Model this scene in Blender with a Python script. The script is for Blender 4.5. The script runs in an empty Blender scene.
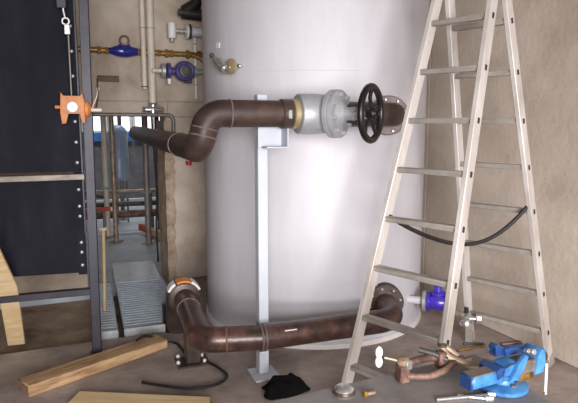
import bpy, bmesh, math, random
from mathutils import Vector, Matrix
random.seed(7)
S = bpy.context.scene
C = S.collection
PI = math.pi

# ------------------------------------------------------------------ camera, sky, lights, exposure
cam_d = bpy.data.cameras.new('camera'); cam = bpy.data.objects.new('camera', cam_d); C.objects.link(cam)
cam_d.sensor_fit = 'HORIZONTAL'; cam_d.sensor_width = 36.0; cam_d.lens = 555.0/578.0*36.0
cam.location = (0, 0, 1.40); cam.rotation_euler = (PI/2-math.radians(7.848), 0, 0)
cam_d.clip_start = 0.05; cam_d.clip_end = 100
S.camera = cam
W = bpy.data.worlds.new('world'); S.world = W; W.use_nodes = True
W.node_tree.nodes['Background'].inputs[0].default_value = (0.95, 0.97, 1.0, 1)
W.node_tree.nodes['Background'].inputs[1].default_value = 1.0
def area(name, loc, target, sx, sy, power, col=(1, 1, 1)):
    d = bpy.data.lights.new(name, 'AREA'); d.shape = 'RECTANGLE'; d.size = sx; d.size_y = sy; d.energy = power; d.color = col
    o = bpy.data.objects.new(name, d); C.objects.link(o); o.location = loc
    o.rotation_euler = (Vector(target)-Vector(loc)).to_track_quat('-Z', 'Y').to_euler()
    return o
key = area('front_key_light', (0.9, -2.4, 1.3), (0.45, 4.0, 0.25), 2.2, 1.6, 112, (1.0, 0.97, 0.98)); key.data.spread = math.radians(88)  # unseen soft area light added behind the camera, in place of its flash
area('far_room_daylight', (-2.0, 7.6, 3.6), (-2.4, 7.8, 0), 2.0, 2.0, 170, (0.9, 0.95, 1.0))
S.view_settings.view_transform = 'Standard'; S.view_settings.look = 'None'
S.view_settings.gamma = 1.0; S.view_settings.use_curve_mapping = False
S.view_settings.exposure = 0.0

# ------------------------------------------------------------------ materials
def lin(h):
    h = h.lstrip('#'); r = []
    for i in (0, 2, 4):
        c = int(h[i:i+2], 16)/255.0
        r.append(c/12.92 if c <= 0.04045 else ((c+0.055)/1.055)**2.4)
    return tuple(r)+(1.0,)
def mat(name, cols, scale=6.0, rough=0.6, metal=0.0, bump=0.0, bscale=40.0, stretch=(1, 1, 1), detail=4.0, pos=None, rvar=0.0, spec=0.5, coat=0.0):
    m = bpy.data.materials.new(name); m.use_nodes = True
    nt = m.node_tree; N = nt.nodes; L = nt.links; b = N['Principled BSDF']
    b.inputs['Roughness'].default_value = rough; b.inputs['Metallic'].default_value = metal
    b.inputs['Specular IOR Level'].default_value = spec; b.inputs['Coat Weight'].default_value = coat
    tc = N.new('ShaderNodeTexCoord'); mp = N.new('ShaderNodeMapping'); mp.inputs['Scale'].default_value = stretch
    L.new(tc.outputs['Object'], mp.inputs['Vector'])
    nz = N.new('ShaderNodeTexNoise'); nz.inputs['Scale'].default_value = scale; nz.inputs['Detail'].default_value = detail
    nz.inputs['Roughness'].default_value = 0.65
    L.new(mp.outputs[0], nz.inputs['Vector'])
    rp = N.new('ShaderNodeValToRGB'); L.new(nz.outputs['Fac'], rp.inputs['Fac'])
    n = len(cols)
    if pos is None: pos = [0.32+0.36*i/max(1, n-1) for i in range(n)]
    while len(rp.color_ramp.elements) < n: rp.color_ramp.elements.new(0.5)
    for i, c in enumerate(cols):
        rp.color_ramp.elements[i].position = pos[i]; rp.color_ramp.elements[i].color = lin(c)
    L.new(rp.outputs['Color'], b.inputs['Base Color'])
    if rvar:
        mr = N.new('ShaderNodeMapRange'); mr.inputs['To Min'].default_value = rough-rvar; mr.inputs['To Max'].default_value = rough+rvar
        L.new(nz.outputs['Fac'], mr.inputs['Value']); L.new(mr.outputs[0], b.inputs['Roughness'])
    if bump:
        n2 = N.new('ShaderNodeTexNoise'); n2.inputs['Scale'].default_value = bscale; n2.inputs['Detail'].default_value = 5
        L.new(mp.outputs[0], n2.inputs['Vector'])
        bp = N.new('ShaderNodeBump'); bp.inputs['Strength'].default_value = bump; bp.inputs['Distance'].default_value = 0.01
        L.new(n2.outputs['Fac'], bp.inputs['Height']); L.new(bp.outputs[0], b.inputs['Normal'])
    return m
def emit(name, col, strength):
    m = bpy.data.materials.new(name); m.use_nodes = True; b = m.node_tree.nodes['Principled BSDF']
    b.inputs['Base Color'].default_value = lin(col); b.inputs['Emission Color'].default_value = lin(col); b.inputs['Emission Strength'].default_value = strength
    return m
M = dict(
 wall=mat('concrete_wall', ['#98897a', '#b3a495', '#c2b5a6'], 2.2, 0.9, bump=0.35, bscale=30, detail=9),
 wallr=mat('concrete_wall_right', ['#a89a8c', '#bcae9f', '#cabdae'], 1.6, 0.9, bump=0.4, bscale=26, detail=10),
 floor=mat('concrete_floor', ['#7c6f68', '#9c8e86', '#b6a79d'], 2.6, 0.8, bump=0.4, bscale=22, detail=10, rvar=0.1),
 pit=mat('dirty_floor', ['#766555', '#a08c79', '#b9a58d'], 3.5, 0.9, bump=0.6, bscale=14, detail=9),
 pale=mat('pale_floor', ['#8d949c', '#a6adb4', '#b5bbc0'], 1.8, 0.6, detail=7),
 tank=mat('aluminium_paint', ['#c2bfc4', '#c7c5cb', '#cbc9cf'], 3.0, 0.55, metal=0.05, stretch=(2.5, 2.5, 0.6), bump=0.05, bscale=8, detail=8, rvar=0.05),
 ring=mat('white_ring', ['#cfc9c6', '#dedad8'], 8, 0.7),
 rust=mat('rusty_pipe', ['#30221f', '#523c36', '#80584a'], 9, 0.36, metal=0.25, bump=0.12, bscale=50, detail=8, rvar=0.14, pos=[0.35, 0.55, 0.75], coat=0.15),
 darkpipe=mat('primer_pipe', ['#2a201e', '#3c2d28', '#513d34'], 6, 0.5, metal=0.0, bump=0.08, bscale=50, detail=7, rvar=0.08, spec=0.4),
 weld=mat('weld_band', ['#6e5d57', '#8d7b72'], 30, 0.5, metal=0.4),
 post=mat('grey_paint', ['#b7bcc4', '#c6cad1'], 5, 0.55),
 valve=mat('valve_grey', ['#9a9ba0', '#aeafb3'], 12, 0.42, metal=0.3, bump=0.05),
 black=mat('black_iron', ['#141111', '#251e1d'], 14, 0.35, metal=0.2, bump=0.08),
 brown=mat('brown_iron', ['#3a2f2b', '#54443c'], 14, 0.4, metal=0.25, bump=0.08),
 alu=mat('ladder_aluminium', ['#b7aea6', '#cdc6c0', '#dad5d0'], 7, 0.45, metal=0.25, stretch=(1, 1, .3), detail=6),
 rung=mat('rung_aluminium', ['#948d85', '#b0a9a1'], 9, 0.45, metal=0.3, detail=6),
 plug=mat('black_plastic', ['#1d1c1c', '#2b2a2a'], 10, 0.5),
 steel=mat('dark_mill_steel', ['#14161e', '#1d1e26', '#2a2730'], 3.0, 0.7, metal=0.0, spec=0.12, stretch=(1.5, 1.5, .5), bump=0.05, detail=8, rvar=0.1),
 frame=mat('frame_steel', ['#2d2b33', '#3d3a43'], 6, 0.45, metal=0.3, bump=0.06, detail=6),
 rail=mat('rail_steel', ['#5c544e', '#837a70', '#9a8f82'], 9, 0.5, metal=0.3, stretch=(.6, .6, 2), detail=7),
 orange=mat('orange_paint', ['#b0652f', '#cc8540'], 20, 0.5),
 galv=mat('galvanised', ['#9fa1a3', '#bdbfc0'], 20, 0.38, metal=0.5),
 chrome=mat('bright_steel', ['#b5b2b0', '#d5d3d1'], 20, 0.25, metal=0.8),
 brass=mat('brass', ['#6d4f26', '#9c7840', '#5f4424'], 14, 0.4, metal=0.5), bronze=mat('pale_brass', ['#a3926c', '#b8a782'], 14, 0.4, metal=0.4),
 navy=mat('navy_enamel', ['#1c2068', '#2a2f86'], 12, 0.3, coat=0.3),
 purple=mat('violet_blue_enamel', ['#33228f', '#4733b4'], 10, 0.35, coat=0.3),
 pumpc=mat('pump_enamel', ['#3a3564', '#55508a'], 12, 0.4),
 white=mat('white_paint', ['#d6d3ce', '#e4e2de'], 8, 0.5),
 cream=mat('cream_pipe', ['#c3b7a8', '#d9cfc2'], 12, 0.5, stretch=(1, 1, .3)),
 bjunc=mat('brown_box', ['#5d4635', '#6d5541'], 10, 0.7),
 wood=mat('fir_timber', ['#7f5c40', '#ab8a65', '#c4a780'], 5, 0.75, stretch=(1, 7, 7), bump=0.15, bscale=20, detail=8),
 wood2=mat('pale_timber', ['#cfae80', '#dcc094', '#e6cfa8'], 4, 0.75, stretch=(1, 8, 8), bump=0.1, bscale=20, detail=7),
 woodend=mat('timber_end', ['#6b5442', '#8f7256'], 14, 0.85),
 wood3=mat('plank_timber', ['#b59c74', '#cdb68d'], 5, 0.75, stretch=(6, 6, 1), bump=0.1, detail=7),
 rubber=mat('black_rubber', ['#181415', '#231e1f'], 10, 0.5),
 cloth=mat('black_cloth', ['#070606', '#100e0e'], 14, 0.95, bump=0.4, bscale=60, spec=0.15),
 grate=mat('galvanised_grating', ['#96a0ab', '#aeb7c0'], 14, 0.45, metal=0.25),
 bench=mat('bench_steel', ['#75716f', '#8b8683', '#9d9794'], 5, 0.55, metal=0.25, bump=0.15, detail=9),
 vblue=mat('vise_blue', ['#2a5584', '#3a74ab', '#4f8cbc'], 12, 0.4, coat=0.2, bump=0.05),
 vdark=mat('vise_dark_blue', ['#1b3766', '#24487f'], 12, 0.42, coat=0.2),
 vsteel=mat('worn_vise_steel', ['#6f6256', '#8a8079', '#7c6a58'], 12, 0.45, metal=0.5),
 rusty=mat('rusted_iron', ['#43302a', '#664a3f', '#83685b'], 16, 0.6, metal=0.2, bump=0.2, bscale=60),
 tan=mat('tarnished_iron', ['#7d6a58', '#a08b76', '#b8a58f'], 16, 0.5, metal=0.35),
 red=mat('red_paint', ['#a3402c', '#bd5238'], 12, 0.6),
 redcap=mat('red_cap', ['#a31f22', '#b8282b'], 12, 0.5),
 cyl=mat('blue_grey_plastic', ['#7f93ad', '#93a6bd'], 4, 0.35),
 window=emit('window_daylight', '#eef3ff', 1.6),
 bluef=mat('blue_sill', ['#2f66a8', '#3b78bd'], 8, 0.5),
 tape=mat('orange_tape', ['#c9793a', '#dc9150'], 12, 0.6),
 scaff=mat('scaffold_tube', ['#6f6862', '#8b837b'], 9, 0.5, metal=0.3),
 dim=mat('dim_iron', ['#3b3735', '#55504c'], 9, 0.5, metal=0.3),
 farwall=mat('far_wall_paint', ['#56555a', '#6a696e', '#7b7a7e'], 3, 0.85),
 jambm=mat('rough_concrete', ['#7d6a59', '#a18d79', '#b7a48f'], 9, 0.95, bump=0.8, bscale=30, detail=9),
)

# ------------------------------------------------------------------ mesh helpers
def frame_of(d):
    d = Vector(d).normalized()
    a = Vector((0, 0, 1)) if abs(d.z) < 0.9 else Vector((1, 0, 0))
    x = a.cross(d).normalized(); y = d.cross(x).normalized()
    return x, y, d
def fillet(pts, r, n=6):
    pts = [Vector(p) for p in pts]; out = [pts[0]]
    for i in range(1, len(pts)-1):
        a, b, c = pts[i-1], pts[i], pts[i+1]
        rr = r[i-1] if isinstance(r, (list, tuple)) else r
        d1 = (a-b).normalized(); d2 = (c-b).normalized(); ang = d1.angle(d2)
        if ang > PI-0.02 or rr <= 0: out.append(b); continue
        t = min(rr/math.tan(ang/2), (a-b).length*0.49, (c-b).length*0.49); rr2 = t*math.tan(ang/2)
        bis = (d1+d2).normalized(); cen = b+bis*(rr2/math.sin(ang/2))
        s = b+d1*t; e = b+d2*t; v0 = s-cen; v1 = e-cen; ax = v0.cross(v1).normalized(); tot = v0.angle(v1)
        for k in range(n+1): out.append(cen+Matrix.Rotation(tot*k/n, 3, ax) @ v0)
    out.append(pts[-1]); return out
class MB:
    def __init__(s): s.bm = bmesh.new()
    def ring(s, c, x, y, r, n): return [s.bm.verts.new(c+x*(r*math.cos(2*PI*k/n))+y*(r*math.sin(2*PI*k/n))) for k in range(n)]
    def bridge(s, a, b):
        n = len(a)
        for k in range(n): s.bm.faces.new((a[k], a[(k+1) % n], b[(k+1) % n], b[k]))
    def tube(s, pts, r, n=12, fr=0, fn=6, cap=True):
        P = fillet(pts, fr, fn) if fr else [Vector(p) for p in pts]
        rs = r if isinstance(r, (list, tuple)) else [r]*len(P)
        x, y, d = frame_of(P[1]-P[0]); prev = None; pd = d
        for i, p in enumerate(P):
            d = (P[min(i+1, len(P)-1)]-P[max(i-1, 0)]).normalized()
            q = pd.rotation_difference(d); x = q @ x; y = q @ y; pd = d
            rg = s.ring(p, x, y, rs[i], n)
            if prev: s.bridge(prev, rg)
            elif cap: s.bm.faces.new(list(reversed(rg)))
            prev = rg
        if cap: s.bm.faces.new(prev)
        return s
    def lathe(s, p0, axis, prof, n=24, cap=True):
        x, y, d = frame_of(axis); p0 = Vector(p0); prev = None
        for t, r in prof:
            rg = s.ring(p0+d*t, x, y, max(r, 1e-4), n)
            if prev: s.bridge(prev, rg)
            elif cap: s.bm.faces.new(list(reversed(rg)))
            prev = rg
        if cap: s.bm.faces.new(prev)
        return s
    def cyl(s, p0, p1, r, n=16):
        p0 = Vector(p0); p1 = Vector(p1); L = (p1-p0).length
        b = min(r*0.15, L*0.2)
        return s.lathe(p0, p1-p0, [(0, r-b), (b, r), (L-b, r), (L, r-b)], n)
    def torus(s, c, axis, R, r, n=28, m=8):
        x, y, d = frame_of(axis); c = Vector(c); rings = []
        for k in range(n):
            a = 2*PI*k/n; o = x*math.cos(a)+y*math.sin(a)
            rings.append([s.bm.verts.new(c+o*(R+r*math.cos(2*PI*j/m))+d*(r*math.sin(2*PI*j/m))) for j in range(m)])
        for k in range(n): s.bridge(rings[k], rings[(k+1) % n])
        return s
    def hexa(s, v, bev=0.0):
        vs = [s.bm.verts.new(Vector(p)) for p in v]
        fs = [s.bm.faces.new([vs[i] for i in f]) for f in ((0, 3, 2, 1), (4, 5, 6, 7), (0, 1, 5, 4), (1, 2, 6, 5), (2, 3, 7, 6), (3, 0, 4, 7))]
        if bev:
            es = list({e for f in fs for e in f.edges})
            bmesh.ops.bevel(s.bm, geom=es, offset=bev, segments=1, profile=0.5, affect='EDGES')
        return s
    def box(s, c, size, X=(1, 0, 0), Y=None, Z=None, bev=0.0):
        X = Vector(X).normalized()
        if Z is None and Y is None: Z = Vector((0, 0, 1)); Y = Z.cross(X).normalized()
        elif Y is None: Z = Vector(Z).normalized(); Y = Z.cross(X).normalized()
        else: Y = Vector(Y).normalized(); Z = X.cross(Y)
        c = Vector(c); hx, hy, hz = [k/2 for k in size]
        v = [c+X*(a*hx)+Y*(b*hy)+Z*(d*hz) for d in (-1, 1) for a, b in ((-1, -1), (1, -1), (1, 1), (-1, 1))]
        return s.hexa(v, bev)
    def bar(s, p0, p1, wa, wb, up=(0, 0, 1), bev=0.0):     # box from p0 to p1, wa across, wb along `up`
        p0 = Vector(p0); p1 = Vector(p1); X = (p1-p0).normalized(); Y = Vector(up).cross(X).normalized()
        return s.box((p0+p1)/2, ((p1-p0).length, wa, wb), X, Y, bev=bev)
    def prism(s, poly, z0, z1, bev=0):                      # plan polygon (counter-clockwise) between two heights
        a = [s.bm.verts.new((p[0], p[1], z0)) for p in poly]; b = [s.bm.verts.new((p[0], p[1], z1)) for p in poly]
        fs = [s.bm.faces.new(list(reversed(a))), s.bm.faces.new(b)]; s.bridge(a, b)
        if bev:
            bmesh.ops.bevel(s.bm, geom=list({e for e in fs[1].edges}), offset=bev, segments=1, profile=0.5, affect='EDGES')
        return s
    def profile(s, pts, O, X, Y, Zd, th, bev=0):            # 2-D outline in plane (X,Y) at O, thickness th along Zd
        O, X, Y, Zd = Vector(O), Vector(X).normalized(), Vector(Y).normalized(), Vector(Zd).normalized()
        a = [s.bm.verts.new(O+X*p[0]+Y*p[1]-Zd*th/2) for p in pts]; b = [s.bm.verts.new(O+X*p[0]+Y*p[1]+Zd*th/2) for p in pts]
        f1 = s.bm.faces.new(list(reversed(a))); f2 = s.bm.faces.new(b); s.bridge(a, b)
        if bev: bmesh.ops.bevel(s.bm, geom=list({e for f in (f1, f2) for e in f.edges}), offset=bev, segments=2, profile=0.5, affect='EDGES')
        return s
    def ball(s, c, r, sub=2, sc=(1, 1, 1)):
        mt = Matrix.Translation(Vector(c)) @ Matrix.Diagonal((r*sc[0], r*sc[1], r*sc[2], 1))
        bmesh.ops.create_icosphere(s.bm, subdivisions=sub, radius=1.0, matrix=mt); return s
    def build(s, name, m, parent=None, loc=None, angle=40):
        bmesh.ops.recalc_face_normals(s.bm, faces=s.bm.faces)
        org = Vector((0, 0, 0))
        p = parent
        while p is not None: org = org+p.location; p = p.parent
        if loc is not None and parent is None: org = Vector(loc)
        bmesh.ops.translate(s.bm, verts=s.bm.verts, vec=-org)
        me = bpy.data.meshes.new(name); s.bm.to_mesh(me); s.bm.free()
        for f in me.polygons: f.use_smooth = True
        me.set_sharp_from_angle(angle=math.radians(angle))
        me.materials.append(M[m] if isinstance(m, str) else m)
        o = bpy.data.objects.new(name, me); C.objects.link(o); o.parent = parent
        if loc is not None and parent is None: o.location = loc
        return o
def thing(name, label, cat, loc, group=None):
    o = bpy.data.objects.new(name, None); C.objects.link(o); o.location = loc; o.empty_display_size = 0.05
    return tag(o, label, cat, group)
def tag(o, label, cat, group=None):
    o['label'] = label; o['category'] = cat
    if group: o['group'] = group
    return o
def struct(o): o['kind'] = 'structure'; return o
def lbl(o, t): o['label'] = t; return o
def copies(first, offsets):                                  # repeats of one part share its mesh
    out = [first]
    for d in offsets:
        c = first.copy(); C.objects.link(c); c.location = first.location+Vector(d); out.append(c)
    return out
def bolts(parent, c, axis, R, n, r=0.009, h=0.014, m='galv', ph=0.0, name='bolt'):
    x, y, d = frame_of(axis); c = Vector(c)
    pos = [c+x*(R*math.cos(ph+2*PI*k/n))+y*(R*math.sin(ph+2*PI*k/n)) for k in range(n)]
    b = MB().lathe(pos[0], axis, [(0, r), (h*.8, r), (h, r*.7)], 6).build(name, m, parent)
    copies(b, [p-pos[0] for p in pos[1:]])

# room axes: w runs along the back wall (right and away), u runs along the right wall (into the depth)
A = math.radians(23.0); w = Vector((math.cos(A), math.sin(A), 0)); u = Vector((-math.sin(A), math.cos(A), 0)); up = Vector((0, 0, 1))
W0 = Vector((-1.08, 4.90, 0))                               # foot of the opening's right corner on the back wall
def R(a, b, z=0.0): return W0+w*a+u*b+up*z
D0 = Vector((-1.093, 3.542, 0))                             # front left corner of the wide deck, edge of the slab

# ------------------------------------------------------------------ the setting
def rp(*ab): return [(R(a, b).x, R(a, b).y) for a, b in ab]
eb = (D0-W0).dot(u); ea = (D0-W0).dot(w)
b_slab = MB().prism(rp((-3.0, -6.5), (2.1, -6.5), (2.1, 0.3), (ea+0.41, 0.3), (ea+0.41, eb), (-3.0, eb)), -0.2, 0)
struct(b_slab.build('floor', 'floor'))
struct(MB().prism(rp((-3.0, eb-.05), (ea+0.45, eb-.05), (ea+0.45, 0.0), (-3.0, 0.0)), -0.22, -0.09).build('floor.001', 'pit'))
struct(MB().prism(rp((-3.0, 0.0), (1.6, 0.0), (1.6, 6.0), (-3.0, 6.0)), -0.24, -0.005).build('floor.002', 'pale'))
# back wall: pier right of the opening, wall over it, wall left of it, as cast panels with open joints
wb = struct(MB().box(R(0.9, 0.15, 2.1), (1.8, 0.26, 4.2), w).box(R(-0.35, 0.15, 2.85), (0.7, 0.26, 2.7), w).box(R(-1.85, 0.15, 2.1), (2.3, 0.26, 4.2), w).build('wall_back', 'wall'))
def panel(a0, a1, z0, z1):
    g = 0.004
    MB().box(R((a0+a1)/2, 0.01, (z0+z1)/2), (a1-a0-2*g, 0.022, z1-z0-2*g), w, bev=0.003).build('panel', 'wall', wb)
for a0, a1, z0, z1 in ((-3.0, -1.5, 0.0, 1.6), (-1.5, -0.7, 0.0, 1.6), (-0.7, -0.02, 1.47, 1.6), (-3.0, -0.72, 1.6, 2.75), (-0.72, 0.55, 1.6, 2.75),
                       (0.02, 0.55, 1.47, 1.6), (0.0, 0.55, 0.0, 1.47), (0.55, 1.8, 0.0, 2.75), (-3.0, -0.5, 2.75, 4.2), (-0.5, 1.8, 2.75, 4.2)):
    panel(a0, a1, z0, z1)
# broken concrete edge of the opening
eg = MB(); zs = [0.0+0.045*i for i in range(33)]
prev = None
for z in zs:
    j = 0.018*random.random(); k = 0.02*random.random()
    rg = [eg.bm.verts.new(R(a, b, z)) for a, b in ((-0.012-j*.4, -0.012), (0.045+j+k, -0.012-0.004*random.random()), (0.045+j+k, 0.02), (0.0, 0.28), (-0.03-j*.3, 0.28))]
    if prev: eg.bridge(prev, rg)
    else: eg.bm.faces.new(list(reversed(rg)))
    prev = rg
eg.bm.faces.new(prev)
struct(eg.build('trim_1', 'jambm', angle=10))
# right wall
RW = Vector((1.674, 3.052, 0)); ru = Vector((-0.402, 0.9156, 0)); rn = Vector((0.9156, 0.402, 0))
wr = struct(MB().box(RW+ru*(-1.2)+rn*0.13+up*2.1, (8.4, 0.2, 4.2), ru).build('wall_right', 'wallr'))
for s0, s1, z0, z1 in ((-4.0, -1.35, 0, 2.62), (-1.35, 1.45, 0, 2.62), (1.45, 3.0, 0, 2.62), (-4.0, -0.2, 2.62, 4.2), (-0.2, 3.0, 2.62, 4.2)):
    MB().box(RW+ru*((s0+s1)/2)+rn*0.015+up*((z0+z1)/2), (s1-s0-.006, 0.03, z1-z0-.006), ru, bev=0.003).build('panel', 'wallr', wr)
struct(MB().box(R(-3.1, -0.2, 2.1), (0.2, 12.0, 4.2), w).build('wall_left', 'wall'))
struct(MB().box(R(-0.5, -2.6, 4.3), (5.6, 6.0, 0.2), w).build('ceiling', 'wall'))
struct(MB().box(R(-0.6, 1.75, 3.3), (4.4, 3.1, 0.2), w).build('ceiling_far', 'wall'))  # unseen partial slab, added to block sky glare on the upper pipe
struct(MB().box(R(-0.7, 6.1, 1.6), (4.6, 0.2, 3.2), w).build('wall_far', 'farwall'))
struct(MB().box(R(1.65, 3.1, 1.6), (0.2, 6.0, 3.2), w).build('wall_far_right', 'wall'))

# ------------------------------------------------------------------ storage tank
TC = Vector((0.183, 4.146, 0)); TR = 0.803
tk = thing('storage_tank', 'tall silver cylindrical storage tank standing in the middle of the room', 'tank', TC)
prof = [(0.035, TR-.004), (0.05, TR), (2.9, TR)]+[(2.9+0.22*math.sin(t), TR*math.cos(t)) for t in [i*PI/2/8 for i in range(1, 9)]]
MB().lathe(TC, up, prof, 96).build('shell', 'tank', tk, angle=30)
lbl(MB().lathe(TC, up, [(0, TR+.012), (0.03, TR+.012), (0.038, TR)], 96).build('base_ring', 'ring', tk), 'pale ring under the tank')
for z in (1.72, 2.45):
    MB().torus(TC+up*z, up, TR-.0035, 0.0045, 96, 6).build('seam', 'tank', tk)
def tang(px_x, z):                                            # point on the tank front for a ray slope x/y
    k = px_x; a = 1+k*k; b = -2*(k*TC.x+TC.y); c = TC.x**2+TC.y**2-TR**2
    y = (-b-math.sqrt(b*b-4*a*c))/(2*a); return Vector((k*y, y, z))
def tn(p): v = Vector((p.x-TC.x, p.y-TC.y, 0)); return v.normalized()
q = tang(-0.1245, 1.905); n = tn(q)
MB().box(q+n*0.002, (0.045, 0.006, 0.033), up.cross(n), n, bev=0.001).build('label_plate', 'white', tk)

# ------------------------------------------------------------------ upper pipe, valve
wp = Vector((math.cos(math.radians(20)), math.sin(math.radians(20)), 0))
PP = Vector((-0.145, 2.858, 0)); r0 = 0.068
def L(t, z): return PP+wp*t+up*z
zt = 1.457; zb = 0.268
def flange(parent, c, axis, rr, th, m, nb, br, ph=0.2):
    f = MB().lathe(Vector(c), axis, [(0, rr*.97), (th*.15, rr), (th*.85, rr), (th, rr*.97)], 36).build('flange', m, parent)
    bolts(parent, Vector(c)+Vector(axis).normalized()*th, axis, br, nb, ph=ph)
    return f
up1 = thing('steel_pipe', 'dark brown steel pipe running at chest height along the tank front', 'pipe', L(0, zt))
c1 = L(-0.272, zt); c2 = Vector((-0.440, 2.745, 1.278)); c3 = Vector((-1.505, 5.50, 1.322))
p_corner = Vector((0.598, 3.129, zt)); noz = Vector((0.602, 3.50, zt))
MB().tube([L(0.22, zt), c1, c2, c3], r0, 28, fr=[0.098, 0.092], fn=10).build('pipe_run', 'darkpipe', up1)
MB().tube([L(0.42, zt), p_corner, noz], r0, 28, fr=0.15, fn=10).build('elbow', 'brown', up1)
for p, d in ((L(0.145, zt), wp), (L(-0.16, zt), wp), (c1+(c2-c1)*0.42, c2-c1), (c1+(c2-c1)*0.63, c2-c1), (c2+(c3-c2).normalized()*0.55, c3-c2)):
    MB().torus(p, d, r0, 0.0045, 28, 6).build('weld_seam', 'weld', up1)
MB().lathe(L(0.105, zt)-wp*.0, wp, [(0, r0+.004), (0.004, r0+.008), (0.05, r0+.008), (0.054, r0+.004)], 28).build('coupling', 'brown', up1)
MB().box(L(0.132, zt)+Vector((wp.y, -wp.x, 0))*(r0+.012)-up*.004, (0.022, 0.014, 0.045), wp, bev=0.003).build('coupling_bolt', 'chrome', up1)
flange(up1, noz-Vector((0, 0.10, 0)), (0, -1, 0), 0.118, 0.022, 'brown', 8, 0.096, ph=0.25)
flange(tk, noz-Vector((0, 0.075, 0)), (0, 1, 0), 0.118, 0.02, 'brown', 8, 0.096, ph=0.25)
MB().cyl(noz-Vector((0, 0.09, 0)), noz+Vector((0, 0.12, 0)), r0+.004, 28).build('nozzle', 'tank', tk)

bd = Vector((0.86, -0.51, 0)).normalized()
V = L(0.325, zt)
gv = thing('globe_valve', 'grey slanted valve with black handwheel in the chest-high pipe', 'valve', V)
MB().lathe(L(0.165, zt), wp, [(0, .07), (0.004, .077), (0.03, .077), (0.034, .07)], 32).build('gasket_ring', 'bronze', gv)
MB().lathe(L(0.197, zt), wp, [(0, .085), (0.003, .10), (0.008, .104), (0.10, .106), (0.15, .10), (0.2, .078), (0.25, r0)], 36).build('body', 'valve', gv)
MB().lathe(V+bd*-0.05, bd, [(0, .085), (0.06, .098), (0.11, .104), (0.125, .104)], 36).build('bonnet_seat', 'valve', gv)
MB().lathe(V+bd*0.072, bd, [(0, .118), (0.004, .125), (0.024, .125), (0.027, .12), (0.031, .12), (0.034, .125), (0.052, .123), (0.055, .116)], 40).build('bonnet_flange', 'valve', gv)
bolts(gv, V+bd*0.127, bd, 0.101, 8, 0.011, 0.02, 'valve', ph=0.2)
MB().lathe(V+bd*0.125, bd, [(0, .075), (0.012, .06), (0.03, .036), (0.06, .032), (0.075, .036), (0.08, .03)], 28).build('bonnet', 'valve', gv)
for sgn in (-1, 1):
    MB().bar(V+bd*0.15+up*(sgn*.03), V+bd*0.275+up*(sgn*.02), 0.022, 0.012, up, bev=0.003).build('yoke_arm', 'chrome', gv)
MB().cyl(V+bd*0.19, V+bd*0.335, 0.011, 12).build('stem', 'chrome', gv)
WC = V+bd*0.293
hw = MB().torus(WC, bd, 0.134, 0.0175, 40, 10).build('handwheel', 'black', gv)
x_, y_, _ = frame_of(bd)
for k in range(5):
    a = 2*PI*k/5+0.31; o_ = x_*math.cos(a)+y_*math.sin(a)
    MB().tube([WC+o_*.02, WC+o_*.08-bd*.008, WC+o_*.132], [0.011, 0.010, 0.012], 8).build('spoke', 'black', hw)
MB().lathe(WC-bd*.02, bd, [(0, .026), (0.035, .03), (0.045, .022)], 18).build('hub', 'black', hw)
MB().box(WC+bd*.035, (0.022, 0.022, 0.022), bd, up.cross(bd), bev=0.003).build('spindle_nut', 'black', hw)

# ------------------------------------------------------------------ lower pipe
lp = thing('steel_pipe', 'rust brown steel pipe running low along the tank just above the floor', 'pipe', L(0, 0))
d1 = L(0, zb)-Vector((math.cos(.13), math.sin(.13), 0))*.325; d2 = Vector((-0.718, 3.58, 0.318)); d3 = Vector((-0.775, 3.70, -0.08))
lcorner = Vector((0.622, 3.137, zb)); lnoz = Vector((0.610, 3.50, zb+.015))
MB().tube([lnoz, lcorner, L(0.0, zb), d1, d2], r0, 28, fr=[0.15, 0.3, 0.1], fn=10).build('pipe_run', 'rust', lp)
MB().tube([d2+(d1-d2).normalized()*0.16, d2+Vector((-.02, .05, 0.01)), d3], r0+.022, 28, fr=0.13, fn=10).build('elbow', 'brown', lp)
dd = (d1-d2).normalized()
for p, d in ((L(-0.01, zb), wp), (L(0.01, zb), wp), (d2+dd*0.36, dd), (L(0, zb)-Vector((math.cos(.13), math.sin(.13), 0))*.19, Vector((math.cos(.13), math.sin(.13), 0)))):
    MB().torus(p, d, r0, 0.005, 28, 6).build('weld_seam', 'weld', lp)
MB().lathe(Vector((d3.x, d3.y, -.08)), up, [(0, .1), (.27, .1), (.275, .092)], 28).build('shade_sleeve', 'black', lp)  # black shell added as the shadow on the vertical pipe
MB().lathe(d2+dd*0.15, dd, [(0, .085), (0.01, .1), (0.035, .1), (0.04, .09)], 32).build('collar', 'brown', lp)
def arc_band(c, axis, r, a0, a1, wd, th, nm, m, parent):         # strip bent round a pipe, angles from straight up
    ax = Vector(axis).normalized(); e2 = (up-ax*up.dot(ax)).normalized(); e1 = e2.cross(ax); g = MB(); prev = None
    for k in range(9):
        a = a0+(a1-a0)*k/8; d = e2*math.cos(a)+e1*math.sin(a)
        rg = [g.bm.verts.new(c+d*rr+ax*x) for rr, x in ((r-.004, -wd/2), (r+th, -wd/2), (r+th, wd/2), (r-.004, wd/2))]
        if prev: g.bridge(prev, rg)
        else: g.bm.faces.new(list(reversed(rg)))
        prev = rg
    g.bm.faces.new(prev); return g.build(nm, m, parent)
tcn = d2+dd*0.12
arc_band(tcn, -dd, r0+.026, -.4, .45, .08, .016, 'tape_strip', 'tape', lp)
arc_band(tcn, -dd, r0+.026, .55, 1.15, .08, .020, 'tape_strip', 'white', lp)
arc_band(tcn, -dd, r0+.026, -1.15, -.45, .08, .020, 'tape_strip', 'white', lp)
flange(lp, lnoz-Vector((0, 0.085, 0)), (0, -1, 0), 0.118, 0.022, 'brown', 8, 0.096, ph=0.25)
flange(tk, lnoz-Vector((0, 0.06, 0)), (0, 1, 0), 0.118, 0.02, 'brown', 8, 0.096, ph=0.25)
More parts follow.
